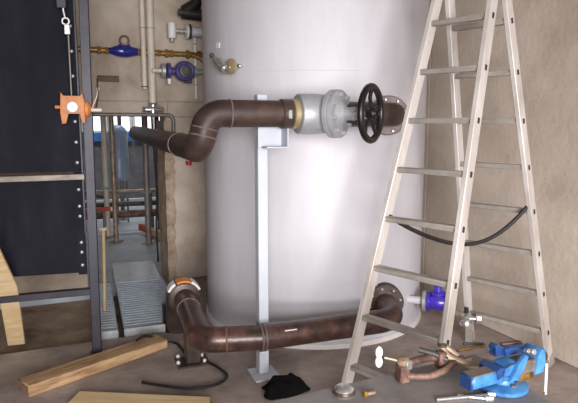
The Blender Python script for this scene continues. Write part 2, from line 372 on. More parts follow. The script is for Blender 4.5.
MB().cyl(lnoz-Vector((0, 0.075, 0)), lnoz+Vector((0, 0.12, 0)), r0+.004, 28).build('nozzle', 'tank', tk)
sq = L(0.165, zb)+Vector((0, -1, 0.55)).normalized()*(r0+.001)
lbl(MB().box(sq, (0.07, 0.024, 0.003), wp, Vector((0, .55, 1)), bev=0.0008).build('sticker', 'white', lp), 'white sticker on the pipe')
lg = d2+dd*0.46; lg.z = 0
MB().box(Vector((lg.x, lg.y, 0.16)), (0.085, 0.085, 0.30), (.9, .35, 0), bev=0.004).build('support_leg', 'brown', lp)
MB().box(Vector((lg.x, lg.y, 0.006)), (0.19, 0.15, 0.012), (.9, .35, 0), bev=0.002).build('foot_plate', 'brown', lp)
an = MB().lathe(Vector((lg.x-.075, lg.y-.045, 0.012)), up, [(0, .011), (0.012, .011), (0.016, .006)], 8).build('anchor_bolt', 'white', lp)
copies(an, [(0.15, 0.03, 0), (-0.02, 0.09, 0), (0.12, 0.11, 0)])

# ------------------------------------------------------------------ support post of the two pipes
Pb = Vector((-0.150, 3.0, 0)); px = Vector((0.92, 0.39, 0)).normalized(); py = Vector((-px.y, px.x, 0))
sp = thing('support_post', 'light grey square support post behind the pipes before the tank', 'post', Pb)
MB().box(Pb+up*0.785, (0.058, 0.058, 1.55), px, bev=0.004).build('post', 'post', sp)
MB().box(Pb+up*0.005-py*.02, (0.15, 0.17, 0.01), px, bev=0.002).build('base_plate', 'post', sp)
bk = L(0.085, 1.385)
MB().bar(L(0.03, 1.285)+py*0.035, L(0.15, 1.285)+py*0.035, 0.10, 0.008, up, bev=0.002).build('bracket_shelf', 'post', sp)
MB().box(L(0.09, 1.335)+py*0.085, (0.15, 0.008, 0.11), wp, bev=0.002).build('bracket_plate', 'post', sp)
MB().box(L(0.146, 1.335)+py*0.035, (0.008, 0.10, 0.10), wp, bev=0.002).build('bracket_web', 'post', sp)
MB().bar(L(0.0, 0.195)+py*-0.03, L(0.0, 0.195)+py*0.12, 0.05, 0.008, up).build('cradle', 'post', sp)

# ------------------------------------------------------------------ step ladder
LA = Vector((0.8931, 2.8383, 2.2385)); th = -0.80947; dsp = 0.64177; w0, kk, s0, qq = 0.2772, 0.0979, 0.3514, 0.25
rv = Vector((math.cos(th), math.sin(th), 0)); nv = Vector((math.sin(th), -math.cos(th), 0)); LL = math.hypot(dsp, LA.z)
def lpt(side, fb, s): return LA+(nv*(fb*dsp)-up*LA.z)*(s/LL)+rv*(side*(w0+kk*s)/2)
sl = thing('step_ladder', 'tall aluminium double step ladder standing open right of the tank', 'ladder', (LA.x, LA.y, 0))
strap_pts = []
for fb in (1, -1):
    dn = (nv*(fb*dsp)-up*LA.z).normalized()
    for side in (-1, 1):
        a = lpt(side, fb, -0.02); b = lpt(side, fb, LL-0.012)
        X = (b-a).normalized(); nn = (nv*fb+up*0.28).normalized(); Yv = nn.cross(X).normalized(); nn = X.cross(Yv)
        st = MB().box((a+b)/2, ((b-a).length, 0.026, 0.062), X, Yv, bev=0.003).build('stile', 'alu', sl)
        MB().box(b-X*0.03, (0.07, 0.034, 0.070), X, Yv, bev=0.004).build('foot_cap', 'rung', st)
        if side == 1:
            o0 = lpt(1, fb, s0); 
            pl0 = MB().box(o0+rv*0.0145, (0.026, 0.004, 0.016), X, Yv, bev=0.001).build('rung_plug', 'plug', st)
            copies(pl0, [lpt(1, fb, s0+qq*i)-o0 for i in range(1, 8)])
    for i in range(8):
        p0 = lpt(-1, fb, s0+qq*i); p1 = lpt(1, fb, s0+qq*i)
        MB().bar(p0+rv*.011, p1-rv*.011, 0.046, 0.026, up, bev=0.004).build('rung', 'rung', sl)
for side in (-1, 1):
    a = lpt(side, 1, 0)
    MB().cyl(a-rv*(side*.03)+up*.0, a+rv*(side*.03), 0.03, 16).build('hinge', 'galv', sl)
MB().bar(lpt(-1, 1, 0.02)+rv*.015, lpt(1, 1, 0.02)-rv*.015, 0.16, 0.02, up, bev=0.003).build('top_tread', 'tape', sl)
a = lpt(-1, 1, 1.33); b = lpt(1, -1, 1.30); m_ = (a+b)/2
cat = []
for i in range(25):
    t = i/24.0; p = a.lerp(b, t); cat.append(p-up*(0.19*4*t*(1-t)-0.02*math.sin(2*PI*t))-nv*0.0)
MB().tube(cat, 0.011, 8).build('spreader_strap', 'rubber', sl)

# ------------------------------------------------------------------ steel screen on the left
fs = Vector((-1.182, 3.262, 0))
sw = Vector((math.cos(math.radians(15)), math.sin(math.radians(15)), 0)); su = Vector((-sw.y, sw.x, 0))
sc = thing('steel_screen', 'dark steel screen of plates bolted to a frame at the left', 'screen', fs)
def F(a, b, z): return fs+sw*a+su*b+up*z
MB().hexa([F(-.026, -.026, 0), F(.026, -.026, 0), F(.026, .026, 0), F(-.026, .026, 0), F(.004, -.026, 3.1), F(.056, -.026, 3.1), F(.056, .026, 3.1), F(.004, .026, 3.1)], 0.003).build('post', 'frame', sc)
MB().box(F(0, 0, .004), (0.09, 0.09, 0.008), sw).build('foot_plate', 'frame', sc)
MB().box(F(-1.5, 0, 1.55), (0.052, 0.052, 3.1), sw, bev=0.003).build('post', 'frame', sc)
MB().bar(F(-1.474, -.004, 1.085), F(-.02, -.004, 1.10), 0.045, 0.034, up, bev=0.003).build('rail', 'rail', sc)
MB().bar(F(-1.474, -.004, 0.375), F(-.02, -.004, 0.405), 0.045, 0.040, up, bev=0.003).build('rail', 'frame', sc)
MB().bar(F(-1.474, -.004, 2.6), F(-.0, -.004, 2.6), 0.045, 0.040, up, bev=0.003).build('rail', 'frame', sc)
MB().box(F(-.76, .055, 2.09), (1.42, 0.006, 1.93), sw).build('plate', 'steel', sc)
MB().box(F(-.76, .050, 0.80), (1.42, 0.006, 0.58), sw).build('plate', 'steel', sc)
MB().box(F(-.062, .040, 1.78), (0.05, 0.006, 2.56), sw).build('edge_strip', 'steel', sc)
MB().box(F(-.034, .030, 1.9), (0.012, 0.03, 2.3), sw, bev=.002).build('angle_edge', 'frame', sc)
b0 = MB().lathe(F(-.062, .036, 0.56), -su, [(0, .010), (.008, .010), (.011, .006)], 8).build('bolt', 'galv', sc)
copies(b0, [up*z for z in (0.08, 0.14, 0.30, 0.36, 0.46, 0.62, 0.74, 0.86, 0.98, 1.12, 1.26, 1.40)])

# ------------------------------------------------------------------ orange winch on the screen
hc = F(-.060, -.055, 1.50)
ho = thing('hand_winch', 'small orange hand winch hanging by its cable before the dark plate', 'winch', hc)
for s in (-1, 1):
    MB().profile([(-.065, -.03), (-.06, .085), (-.045, .06), (.045, .06), (.055, .085), (.065, .03), (.065, -.085), (.045, -.09), (.04, -.035), (-.025, -.035), (-.035, -.09), (-.06, -.095)] if s < 0 else
                 [(-.055, -.03), (-.04, .045), (.06, .05), (.075, .01), (.07, -.06), (.05, -.07), (.04, -.01), (-.02, -.01)],
                 hc+su*(s*.028), sw, up, su, 0.008, 0.002).build('side_plate', 'orange', ho)
MB().cyl(hc-su*.034, hc+su*.034, 0.034, 20).build('cable_drum', 'valve', ho)
MB().lathe(hc+sw*.062-up*.01, sw, [(0, .04), (.005, .045), (.02, .045), (.03, .03), (.035, .02)], 18).build('ratchet_wheel', 'tape', ho)
MB().cyl(hc+sw*.09-up*.015, hc+sw*.155-up*.015, 0.011, 10).build('crank_grip', 'cream', ho)
MB().tube([hc+sw*.10-up*.01, hc+sw*.13+up*.06-su*.01, hc+sw*.135+up*.10], 0.006, 8, fr=.02).build('crank_lever', 'tan', ho)
MB().cyl(hc-sw*.095, hc-sw*.05, 0.010, 10).build('pin', 'tape', ho)
ct = hc-sw*.005
MB().tube([ct+up*.02, ct+sw*.0+up*.40], 0.0045, 8).build('cable', 'scaff', ho)
MB().box(ct+up*.425-sw*.004, (0.032, 0.02, 0.055), sw, bev=.004).build('cable_clamp', 'chrome', ho)
MB().torus(ct+up*.47-sw*.01, su, 0.018, 0.006, 18, 6).build('thimble', 'chrome', ho)
MB().tube([ct+up*.485-sw*.012, ct+up*.53-sw*.02, ct+up*.56-sw*.018], 0.006, 8).build('hook', 'chrome', ho)
MB().box(ct+up*.575-sw*.028, (0.05, 0.015, 0.07), sw, bev=.003).build('hanger_block', 'frame', ho)

# ------------------------------------------------------------------ gratings of the deck
A2 = math.radians(20.0); w2 = Vector((math.cos(A2), math.sin(A2), 0)); u2 = Vector((-math.sin(A2), math.cos(A2), 0))
def grating(label, a0, a1, b0, b1, z):
    c = D0+w2*((a0+a1)/2)+u2*((b0+b1)/2)
    t = thing('floor_grating', label, 'grating', (c.x, c.y, z))
    def G(a, b, zz=0): return D0+w2*a+u2*b+up*(z+zz)
    MB().bar(G(a0, b0), G(a1, b0), 0.012, 0.056, up, bev=.002).build('edge_bar', 'galv', t)
    MB().bar(G(a0, b1), G(a1, b1), 0.008, 0.045, up).build('edge_bar', 'grate', t)
    MB().bar(G(a0, b0), G(a0, b1), 0.008, 0.045, up).build('edge_bar', 'grate', t)
    MB().bar(G(a1, b0), G(a1, b1), 0.008, 0.045, up).build('edge_bar', 'grate', t)
    g = MB(); nb = int((b1-b0)/0.052)
    for i in range(1, nb):
        bb = b0+(b1-b0)*i/nb
        g.bar(G(a0+.004, bb, .002), G(a1-.004, bb, .002), 0.026, 0.034, up)
    na = int((a1-a0)/0.034)
    for i in range(1, na):
        aa = a0+(a1-a0)*i/na
        g.bar(G(aa, b0+.004, -.004), G(aa, b1-.004, -.004), 0.006, 0.03, up)
    o = g.build('grating_bars', 'grate', t); o['kind'] = 'stuff'
    MB().bar(G(a0+.02, b0+.02, -.062), G(a0+.02, b1-.02, -.062), 0.04, 0.08, up).build('bearer', 'dim', t)
    MB().bar(G(a1-.02, b0+.02, -.062), G(a1-.02, b1-.02, -.062), 0.04, 0.08, up).build('bearer', 'dim', t)
grating('wide galvanised grating of the deck leading through the opening', 0.0, 0.40, 0.0, 1.18, 0.030)
grating('narrow galvanised grating of the deck beside the screen post', -0.20, -0.045, 0.0, 1.18, 0.028)
for a0, a1, b0, b1, t_ in ((0.0, 0.40, 1.19, 2.0, 'grey checker plate inside the opening behind the wide grating'),):
    c = D0+w2*((a0+a1)/2)+u2*((b0+b1)/2)
    ck = thing('deck_plate', t_, 'plate', (c.x, c.y, .02))
    MB().box((c.x, c.y, .02), (a1-a0, b1-b0, .012), w2, bev=.001).build('sheet', 'galv', ck)

# ------------------------------------------------------------------ pipework on the back wall
def wallpt(a, z, off): return R(a, -off, z)
gpr = thing('pipe_rail', 'thin grey pipe rail with a rounded corner under the wall over the opening', 'rail', R(-.3, -.05, 1.48))
MB().tube([R(-.75, -.05, 1.485), R(0.06, -.05, 1.485), R(0.06, -.05, 1.2)], 0.016, 12, fr=.05).build('tube', 'scaff', gpr)
for a in (-.5, -.1):
    MB().box(R(a, -.022, 1.485), (.03, .05, .02), w).build('rail_clip', 'galv', gpr)
for a, r_, z0, z1, nm in ((-.178, .020, 1.70, 4.15, 'thin cream pipe running down the back wall left of its twin'), (-.115, .030, 1.56, 4.15, 'thicker cream pipe running down the back wall to a valve')):
    v = thing('wall_pipe', nm, 'pipe', R(a, -.07, z0))
    MB().tube([R(a, -.07, z0), R(a, -.07, z1)], r_, 16).build('tube', 'cream', v)
    MB().torus(R(a, -.07, z0+.02), up, r_, .006, 18, 6).build('end_ring', 'weld', v)
    for zz in (2.2, 3.2):
        MB().box(R(a, -.035, zz), (.012, .07, .03), w).build('pipe_clip', 'galv', v)
        MB().torus(R(a, -.07, zz), up, r_+.002, .003, 18, 6).build('clip_band', 'galv', v)
va = R(-.115, -.07, 1.53)
bv = thing('shutoff_valve', 'silver shutoff valve on the lower end of the thicker cream pipe', 'valve', va)
MB().lathe(va+up*.05, -up, [(0, .03), (.012, .042), (.03, .042), (.04, .03), (.07, .036), (.09, .03)], 18).build('body', 'chrome', bv)
MB().tube([va-w*.07, va-w*.02, va+w*.02, va+w*.075], [.018, .026, .026, .018], 12).build('cross_port', 'chrome', bv)
MB().bar(va-u*.03-w*.05+up*.02, va-u*.05+w*.055+up*.03, .012, .008, up).build('lever', 'dim', bv)
for s in (-1, 1): MB().cyl(va+w*(s*.075)-w*.012, va+w*(s*.075)+w*.012, .027, 6).build('union_nut', 'chrome', bv)

zB = 2.005
br = thing('brass_pipe', 'brass water pipe running level across the back wall behind cream pipes', 'pipe', R(-.2, -.05, zB))
MB().tube([R(-.9, -.05, zB), R(-.45, -.05, zB)], .022, 14).build('tube', 'brass', br)
MB().tube([R(-.22, -.05, zB), R(.34, -.05, zB-.0)], .022, 14).build('tube', 'brass', br)
for a, r_ in ((-.53, .03), (-.47, .026), (-.21, .027), (-.05, .026), (.02, .034), (.06, .03), (.2, .036), (.3, .034)):
    MB().cyl(R(a-.016, -.05, zB), R(a+.016, -.05, zB), r_, 8).build('union_nut', 'brass', br)
MB().tube([R(.22, -.05, zB), R(.3, -.09, zB-.03), R(.36, -.11, zB-.1)], .02, 12).build('branch', 'brass', br)
wm = thing('water_meter', 'navy blue water meter with a flip lid in the brass pipe', 'meter', R(-.34, -.05, zB))
MB().lathe(R(-.455, -.05, zB), w, [(0, .022), (.03, .03), (.05, .04), (.1, .05), (.15, .05), (.2, .036), (.23, .03)], 20).build('body', 'navy', wm)
MB().lathe(R(-.33, -.055, zB), -u*.4+up, [(0, .045), (.05, .048), (.055, .044)], 22).build('register', 'navy', wm)
MB().torus(R(-.33, -.075, zB+.085), u, .036, .007, 20, 6).build('lid_ring', 'brown', wm)
MB().box(R(-.33, -.075, zB+.052), (.05, .012, .014), w).build('lid_hinge', 'brass', wm)

jb = thing('cable_tray', 'short brown metal channel fixed to the back wall under brass pipe', 'channel', R(-.465, -.03, 1.78))
MB().box(R(-.465, -.022, 1.78), (.17, .04, .036), w, bev=.002).build('back_plate', 'bjunc', jb)
for s in (-1, 1): MB().box(R(-.465, -.03, 1.78+s*.02), (.17, .045, .006), w).build('channel_lip', 'bjunc', jb)
cb = thing('wall_conduit', 'thin brown conduit running down from the brown channel to winch height', 'conduit', R(-.55, -.02, 1.6))
MB().tube([R(-.55, -.02, 1.78), R(-.553, -.02, 1.62), R(-.575, -.02, 1.52)], .007, 8, fr=.05).build('tube', 'bjunc', cb)
MB().box(R(-.55, -.01, 1.70), (.022, .014, .012), w).build('conduit_clip', 'galv', cb)

# instruments between wall and tank
q0 = R(.055, -.12, 2.185)
gi = thing('flow_switch', 'white capped grey flow switch high on a stub left of the tank', 'switch', q0)
MB().cyl(q0-up*.065, q0+up*.065, .034, 20).build('cap', 'white', gi)
MB().cyl(q0-up*.095, q0-up*.065, .016, 12).build('cable_gland', 'galv', gi)
MB().cyl(q0, q0+w*.13, .018, 14).build('stem', 'galv', gi)
MB().lathe(q0+w*.115, w, [(0, .05), (.005, .062), (.02, .062), (.024, .05)], 24).build('mount_flange', 'white', gi)
MB().lathe(q0+w*.14, w, [(0, .055), (.004, .06), (.018, .06), (.02, .05)], 24).build('counter_flange', 'dim', gi)
MB().cyl(q0+w*.15, q0+w*.31, .042, 20).build('stub', 'tank', gi)
ins = thing('insulated_pipe', 'black insulated pipe elbow coming down beside the tank top', 'pipe', R(.3, -.12, 2.28))
MB().tube([R(.27, -.13, 4.15), R(.27, -.13, 2.42), R(.16, -.13, 2.345)], .05, 16, fr=.07).build('insulation', 'rubber', ins)
MB().tube([R(.14, -.13, 2.335), R(.34, -.13, 2.325)], .05, 16).build('elbow_sleeve', 'rubber', ins)
MB().cyl(R(.11, -.13, 2.337), R(.145, -.13, 2.335), .03, 14).build('pipe_end', 'dim', ins)
tw = thing('wall_pipe', 'thin white pipe running vertically behind the violet pump', 'pipe', R(.27, -.03, 1.65))
MB().tube([R(.27, -.03, 1.63), R(.27, -.03, 2.16)], .012, 12).build('tube', 'white', tw)
for z in (1.75, 2.1): MB().torus(R(.27, -.03, z), up, .013, .005, 14, 6).build('clip_band', 'galv', tw)
pc = R(.145, -.14, 1.85)
pm = thing('circulation_pump', 'violet blue circulation pump with round motor between wall and tank', 'pump', pc)
MB().lathe(pc+u*.05, -u, [(0, .06), (.03, .084), (.06, .087), (.09, .084), (.10, .076)], 28).build('motor', 'pumpc', pm)
MB().lathe(pc-u*.05, -u, [(0, .05), (.012, .048), (.015, .03), (.022, .028)], 24).build('motor_cap', 'dim', pm)
MB().torus(pc-u*.052, u, .066, .013, 28, 8).build('rim', 'pumpc', pm)
MB().lathe(pc-w*.15, w, [(0, .05), (.006, .066), (.03, .066), (.035, .035), (.06, .03), (.11, .04)], 24).build('suction_flange', 'pumpc', pm)
MB().lathe(pc-w*.195, w, [(0, .05), (.006, .06), (.03, .06), (.036, .05)], 24).build('pipe_flange', 'galv', pm)
MB().cyl(pc-w*.27, pc-w*.18, .017, 14).build('inlet', 'cream', pm)
MB().lathe(pc+w*.06, w, [(0, .04), (.02, .035), (.022, .05), (.035, .05), (.037, .024), (.14, .022)], 20).build('outlet', 'galv', pm)
MB().box(pc-w*.13-up*.085, (.03, .035, .05), w, bev=.004).build('drain_boss', 'white', pm)
MB().box(pc+up*-.075+w*.03, (.06, .05, .04), w, bev=.005).build('terminal_box', 'dim', pm)

# strainer on the tank
q = tang(-.091, 1.755); n = tn(q); tg = up.cross(n)
sf = thing('line_strainer', 'small silver strainer with a brass disc on the tank upper left', 'valve', q)
MB().cyl(q-n*.01, q+n*.06, .022, 14).build('nipple', 'galv', sf)
MB().lathe(q+n*.04, n, [(0, .034), (.008, .046), (.02, .046), (.026, .036)], 22).build('brass_disc', 'bronze', sf)
e0 = q+n*.055-tg*.045-up*.02; e1 = q+n*.06-tg*.15+up*.065
MB().lathe(e0, e1-e0, [(0, .02), (.01, .03), (.09, .03), (.10, .022), (.13, .014)], 14).build('strainer_body', 'chrome', sf)
MB().ball(e1-tg*.012+up*.012, .016).build('strainer_cap', 'dim', sf)
MB().cyl(e0-up*.004, q+n*.055, .017, 12).build('side_port', 'chrome', sf)
MB().cyl(q+n*.045+tg*.03, q+n*.045+tg*.075, .012, 8).build('test_port', 'chrome', sf)
# red capped tap on the pier
rt = thing('drain_tap', 'small red capped drain tap hanging on the pier under the elbow', 'tap', R(.19, -.03, 1.14))
MB().cyl(R(.19, -.03, 1.08), R(.19, -.03, 1.22), .018, 12).build('body', 'cream', rt)
MB().cyl(R(.19, -.03, 1.045), R(.19, -.03, 1.085), .026, 14).build('cap', 'redcap', rt)
MB().cyl(R(.19, 0.0, 1.17), R(.19, -.03, 1.17), .012, 10).build('wall_stub', 'brass', rt)

# ------------------------------------------------------------------ drain valves at the tank foot
q = tang(.2235, .225); n = tn(q); n = (n+Vector((.45, .18, 0))).normalized()
dv = thing('drain_valve', 'violet blue drain valve on a short stub at the tank foot', 'valve', q)
MB().cyl(q-n*.03, q+n*.11, .026, 18).build('stub', 'tank', dv)
vb = q+n*.19
MB().lathe(q+n*.09, n, [(0, .06), (.005, .07), (.022, .07), (.027, .06)], 26).build('pipe_flange', 'galv', dv)
MB().lathe(q+n*.118, n, [(0, .06), (.004, .066), (.02, .066), (.026, .045), (.06, .055), (.09, .055), (.12, .045), (.126, .066), (.146, .066), (.15, .06)], 26).build('body', 'purple', dv)
MB().lathe(vb, up, [(0, .04), (.05, .042), (.055, .05), (.072, .05), (.076, .03), (.11, .028), (.115, .02)], 20).build('bonnet', 'purple', dv)
bolts(dv, q+n*.118, -n, .056, 6, .006, .01, 'galv')
sv = Vector((1.105, 3.33, .20))
bt = thing('ball_valve', 'bright steel ball valve on the drain beside the ladder rear foot', 'valve', sv)
MB().tube([q+n*.262, sv+Vector((-.06, .04, .03)), sv+Vector((0, 0, .02)), sv], .02, 12, fr=.03).build('connector', 'tan', bt)
MB().lathe(sv+up*.04, -up, [(0, .026), (.01, .036), (.03, .036), (.04, .03), (.055, .04), (.075, .04), (.085, .028)], 16).build('body', 'chrome', bt)
MB().cyl(sv+Vector((-.02, -.01, .01)), sv+Vector((.07, -.035, .015)), .016, 12).build('side_port', 'chrome', bt)
MB().cyl(sv+Vector((.05, -.03, .015)), sv+Vector((.085, -.04, .016)), .032, 8).build('union_nut', 'chrome', bt)
MB().box(sv+Vector((.01, -.03, -.075)), (.045, .016, .125), (1, -.3, 0), bev=.003).build('lever', 'scaff', bt)
MB().cyl(sv+Vector((-.01, -.03, .05)), sv+Vector((-.012, -.032, .085)), .014, 10).build('knob', 'plug', bt)

# ------------------------------------------------------------------ timber, cloth, cable on the floor
def beam(name, label, a, b, wd, ht, m, notch=True):
    a = Vector(a); b = Vector(b); X = (b-a).normalized(); Y = up.cross(X).normalized()
    t = thing(name, label, 'timber', (a+b)/2)
    ob = MB().box(t.location, ((b-a).length, wd, ht), (1, 0, 0), bev=.006).build('board', m, t)
    rot = math.atan2(X.y, X.x); ob.rotation_euler = (0, 0, rot); ob.location = (0, 0, ht/2)
    for sgn in (-1, 1):
        e = MB().box(t.location, (.003, wd-.014, ht-.014), (1, 0, 0)).build('end_grain', 'woodend', t)
        c = X*(sgn*((b-a).length/2+.001)); e.rotation_euler = (0, 0, rot); e.location = (c.x, c.y, ht/2)
    return t
beam('timber_beam', 'thick fir beam lying on the floor before the screen post', (-1.395, 2.755, 0), (-.815, 3.395, 0), .135, .062, 'wood')
beam('timber_plank', 'pale plank lying in the foreground at the lower left', (-1.10, 2.665, 0), (-.40, 2.600, 0), .13, .03, 'wood2')
pk = thing('timber_plank', 'pale plank leaning upright at the far left behind the screen rail', 'timber', (-1.74, 3.42, 0))
pk1 = Vector((-1.70, 3.42, 0)); pkd = Vector((-1.580, 3.135, .42))-pk1; pkw = Vector((-.10, -.03, 0)); pkn = pkd.cross(pkw).normalized()*.022
MB().hexa([pk1, pk1+pkw, pk1+pkw-pkn, pk1-pkn, pk1+pkd*1.12, pk1+pkw+pkd*2.2, pk1+pkw+pkd*2.2-pkn, pk1+pkd*1.12-pkn], .003).build('board', 'wood2', pk)

ck = MB(); seg = 26; rows = 9; grid = []
cc = Vector((-.035, 2.765, 0))
for i in range(rows):
    rr = []
    t = i/(rows-1.0)
    for k in range(seg):
        a = 2*PI*k/seg
        rad = (1-t)**.55*(1+.22*math.sin(3*a+1.2+2*t)+.13*math.sin(5*a+.5-3*t)+.07*math.sin(9*a+t*5))
        hz = .085*math.sin(t*PI/2)**1.2*(1+.2*math.sin(2*a+1))*(1.0 if t < .99 else .97)
        rr.append(ck.bm.verts.new((cc.x+.118*rad*math.cos(a)*1.05+.02*t, cc.y+.095*rad*math.sin(a), hz+.004)))
    grid.append(rr)
for i in range(rows-1): ck.bridge(grid[i], grid[i+1])
ck.bm.faces.new(list(reversed(grid[0])))
for v in ck.bm.verts:
    if v.co.z > .02: v.co += Vector((.006*math.sin(v.co.y*160+v.co.x*40), .006*math.sin(v.co.x*150), .010*math.sin(v.co.x*120+v.co.y*70)))
cl = ck.build('black_cloth', 'cloth', loc=(cc.x, cc.y, 0), angle=80)
cl.modifiers.new('sub', 'SUBSURF').render_levels = 2
tag(cl, 'crumpled black cloth lying on the floor before the support post', 'cloth')
cab = [(-.95, 3.30, .075), (-.90, 3.37, .075), (-.82, 3.40, .03), (-.72, 3.40, .012), (-.62, 3.22, .012), (-.48, 3.12, .012), (-.375, 3.0, .012), (-.345, 2.92, .012), (-.40, 2.83, .012), (-.53, 2.79, .012), (-.68, 2.82, .012), (-.80, 2.86, .012)]
def smooth(P, n=6):
    P = [Vector(p) for p in P]; out = []
    for i in range(len(P)-1):
        a, b, c, d = P[max(i-1, 0)], P[i], P[i+1], P[min(i+2, len(P)-1)]
        for k in range(n):
            t = k/n; out.append(0.5*((2*b)+(c-a)*t+(2*a-5*b+4*c-d)*t*t+(3*b-a-3*c+d)*t**3))
    return out+[P[-1]]
o = MB().tube(smooth(cab), .008, 8).build('power_cable', 'rubber', loc=(-.6, 3.0, 0)); tag(o, 'black cable looping over the floor from beam to lower pipe', 'cable')

# ------------------------------------------------------------------ workbench, vise, clamp
bz = 0.60
BP = [Vector((-.30, 1.17, 0)), Vector((.62, .93, 0)), Vector((.80, 1.42, 0)), Vector((.656, 1.868, 0)), Vector((.033, 1.566, 0)), Vector((-.22, 1.44, 0))]
wbn = thing('work_bench', 'low grey steel work bench at the lower right foreground', 'bench', (.3, 1.4, 0))
MB().prism([(p.x, p.y) for p in BP], bz-.03, bz, .003).build('bench_top', 'bench', wbn)
for x, y in ((-.15, 1.25), (.55, 1.05), (.60, 1.65), (.1, 1.45)):
    MB().box((x, y, (bz-.03)/2), (.05, .05, bz-.03), bev=.003).build('leg', 'frame', wbn)
MB().bar((-.15, 1.25, .2), (.55, 1.05, .2), .03, .03).build('stretcher', 'frame', wbn)
MB().bar((.6, 1.65, .2), (.1, 1.45, .2), .03, .03).build('stretcher', 'frame', wbn)

# the vise: X runs from the beam end to the jaw end
vo = Vector((.656, 1.618, bz)); vx = Vector((.90, .43, 0)).normalized(); vy = Vector((-vx.y, vx.x, 0))
def Vp(a, b, z): return vo+vx*a+vy*b+up*z
vs = thing('bench_vise', 'blue bench vise with a swivel base on the work bench corner', 'vise', vo); vs.scale = (.85, .85, .85)
MB().lathe(vo, up, [(0, .085), (.004, .09), (.016, .09), (.02, .083), (.024, .045)], 36).build('swivel_base', 'vblue', vs)
for s in (-1, 1): MB().cyl(Vp(.0, s*.052, .018), Vp(0, s*.052, .03), .009, 6).build('base_bolt', 'vsteel', vs)
MB().lathe(vo, up, [(.018, .046), (.03, .036), (.05, .034), (.056, .04)], 24).build('column', 'vblue', vs)
MB().bar(Vp(-.165, 0, .055), Vp(-.02, 0, .055), .056, .046, up, bev=.005).build('slide_beam', 'vblue', vs)
MB().bar(Vp(-.162, 0, .0795), Vp(-.03, 0, .0795), .05, .004, up).build('slide_top', 'vsteel', vs)
MB().bar(Vp(-.174, 0, .054), Vp(-.164, 0, .054), .06, .05, up, bev=.004).build('beam_end', 'vdark', vs)
MB().profile([(-.05, .035), (.03, .035), (.045, .06), (.055, .095), (.03, .10), (.0, .088), (-.04, .084)], vo, vx, up, vy, .066, .006).build('body', 'vblue', vs)
MB().profile([(-.012, .04), (.03, .04), (.05, .085), (.075, .118), (.06, .13), (.03, .105), (.008, .07)], vo-vy*.04, vx, up, vy, .02, .005).build('rib', 'vblue', vs)
MB().profile([(-.055, .05), (-.02, .05), (-.018, .088), (-.04, .094), (-.062, .082)], vo+vy*.012, vx, up, vy, .09, .006).build('throat', 'vdark', vs)
MB().profile([(.04, .098), (.155, .094), (.165, .105), (.15, .122), (.10, .126), (.06, .130), (.03, .125)], vo+vy*.045, vx, up, vy, .045, .006).build('fixed_jaw', 'vdark', vs)
MB().profile([(.0, .10), (.05, .10), (.065, .115), (.045, .125), (.02, .142), (.004, .147), (-.008, .138), (.0, .125), (.002, .112)], vo+vy*.05, vx, up, vy, .034, .005).build('pipe_jaw', 'vdark', vs)
MB().bar(Vp(.05, .06, .132), Vp(.15, .06, .124), .02, .008, up, bev=.003).build('jaw_insert', 'rusty', vs)
MB().profile([(.125, .035), (.17, .035), (.178, .075), (.172, .125), (.15, .13), (.135, .10)], vo, vx, up, vy, .075, .006).build('rear_jaw', 'vblue', vs)
MB().bar(Vp(.055, 0, .068), Vp(.135, 0, .068), .06, .05, up, bev=.004).build('anvil', 'vsteel', vs)
MB().bar(Vp(.05, -.004, .03), Vp(.13, -.004, .03), .05, .026, up, bev=.004).build('under_guide', 'brass', vs)
MB().cyl(Vp(.105, -.02, .124), Vp(.105, -.045, .13), .011, 12).build('jaw_screw', 'chrome', vs)
MB().cyl(Vp(.082, -.02, .13), Vp(.082, -.04, .136), .008, 10).build('jaw_screw', 'chrome', vs)
MB().lathe(Vp(.172, 0, .085), vx, [(0, .022), (.012, .026), (.03, .024), (.036, .015)], 18).build('spindle_head', 'brown', vs)
MB().cyl(Vp(.190, -.03, .065), Vp(.190, -.032, -.05), .0055, 10).build('handle_bar', 'white', vs)
MB().ball(Vp(.190, -.032, -.052), .009).build('handle_ball', 'chrome', vs)

# rusty clamp with wing screw
ka = Vector((.357, 1.655, bz)); kb = Vector((.585, 1.735, bz))
kx = (kb-ka).normalized(); ky = Vector((-kx.y, kx.x, 0))
kc = thing('pipe_clamp', 'rusty iron pipe clamp with a pale wing screw on the bench', 'clamp', ka)
def K(a, b, z): return ka+kx*a+ky*b+up*z
MB().box(K(0, 0, .028), (.034, .04, .056), kx, bev=.004).build('end_block', 'rusty', kc)
MB().lathe(K(0, 0, .056), up, [(0, .016), (.006, .02), (.018, .02), (.024, .012)], 14).build('block_cap', 'tan', kc)
MB().box(K(.012, -.014, .058), (.024, .016, .03), kx, bev=.004).build('hook', 'chrome', kc)
MB().tube(smooth([K(.01, -.012, .022), K(.07, -.03, .020), K(.13, -.028, .026), K(.19, 0, .034), K(.235, .012, .036)], 5), .0115, 10).build('lower_arm', 'rusty', kc)
MB().tube(smooth([K(.01, .012, .046), K(.06, .022, .05), (K(.11, .024, .052)), K(.15, .02, .050)], 5), .0125, 10).build('upper_arm', 'rusty', kc)
MB().tube([K(.09, .05, .072), K(.125, .02, .066), K(.16, -.005, .05)], .010, 10).build('cross_bolt', 'dim', kc)
MB().box(K(.148, .012, .045), (.028, .036, .06), kx, bev=.005).build('middle_block', 'rusty', kc)
ws = MB().tube([K(-.004, .0, .066), K(-.055, .02, .078)], .004, 8).build('wing_screw', 'tan', kc)
for s, z_ in ((1, .034), (-1, -.022)):
    a_ = K(-.055, .02, .078); b_ = K(-.082, .025, .078+z_*1.1)
    MB().ball((a_+b_)/2-kx*.004, .02, 2, (.62, .4, 1.0)).build('wing', 'white', ws)
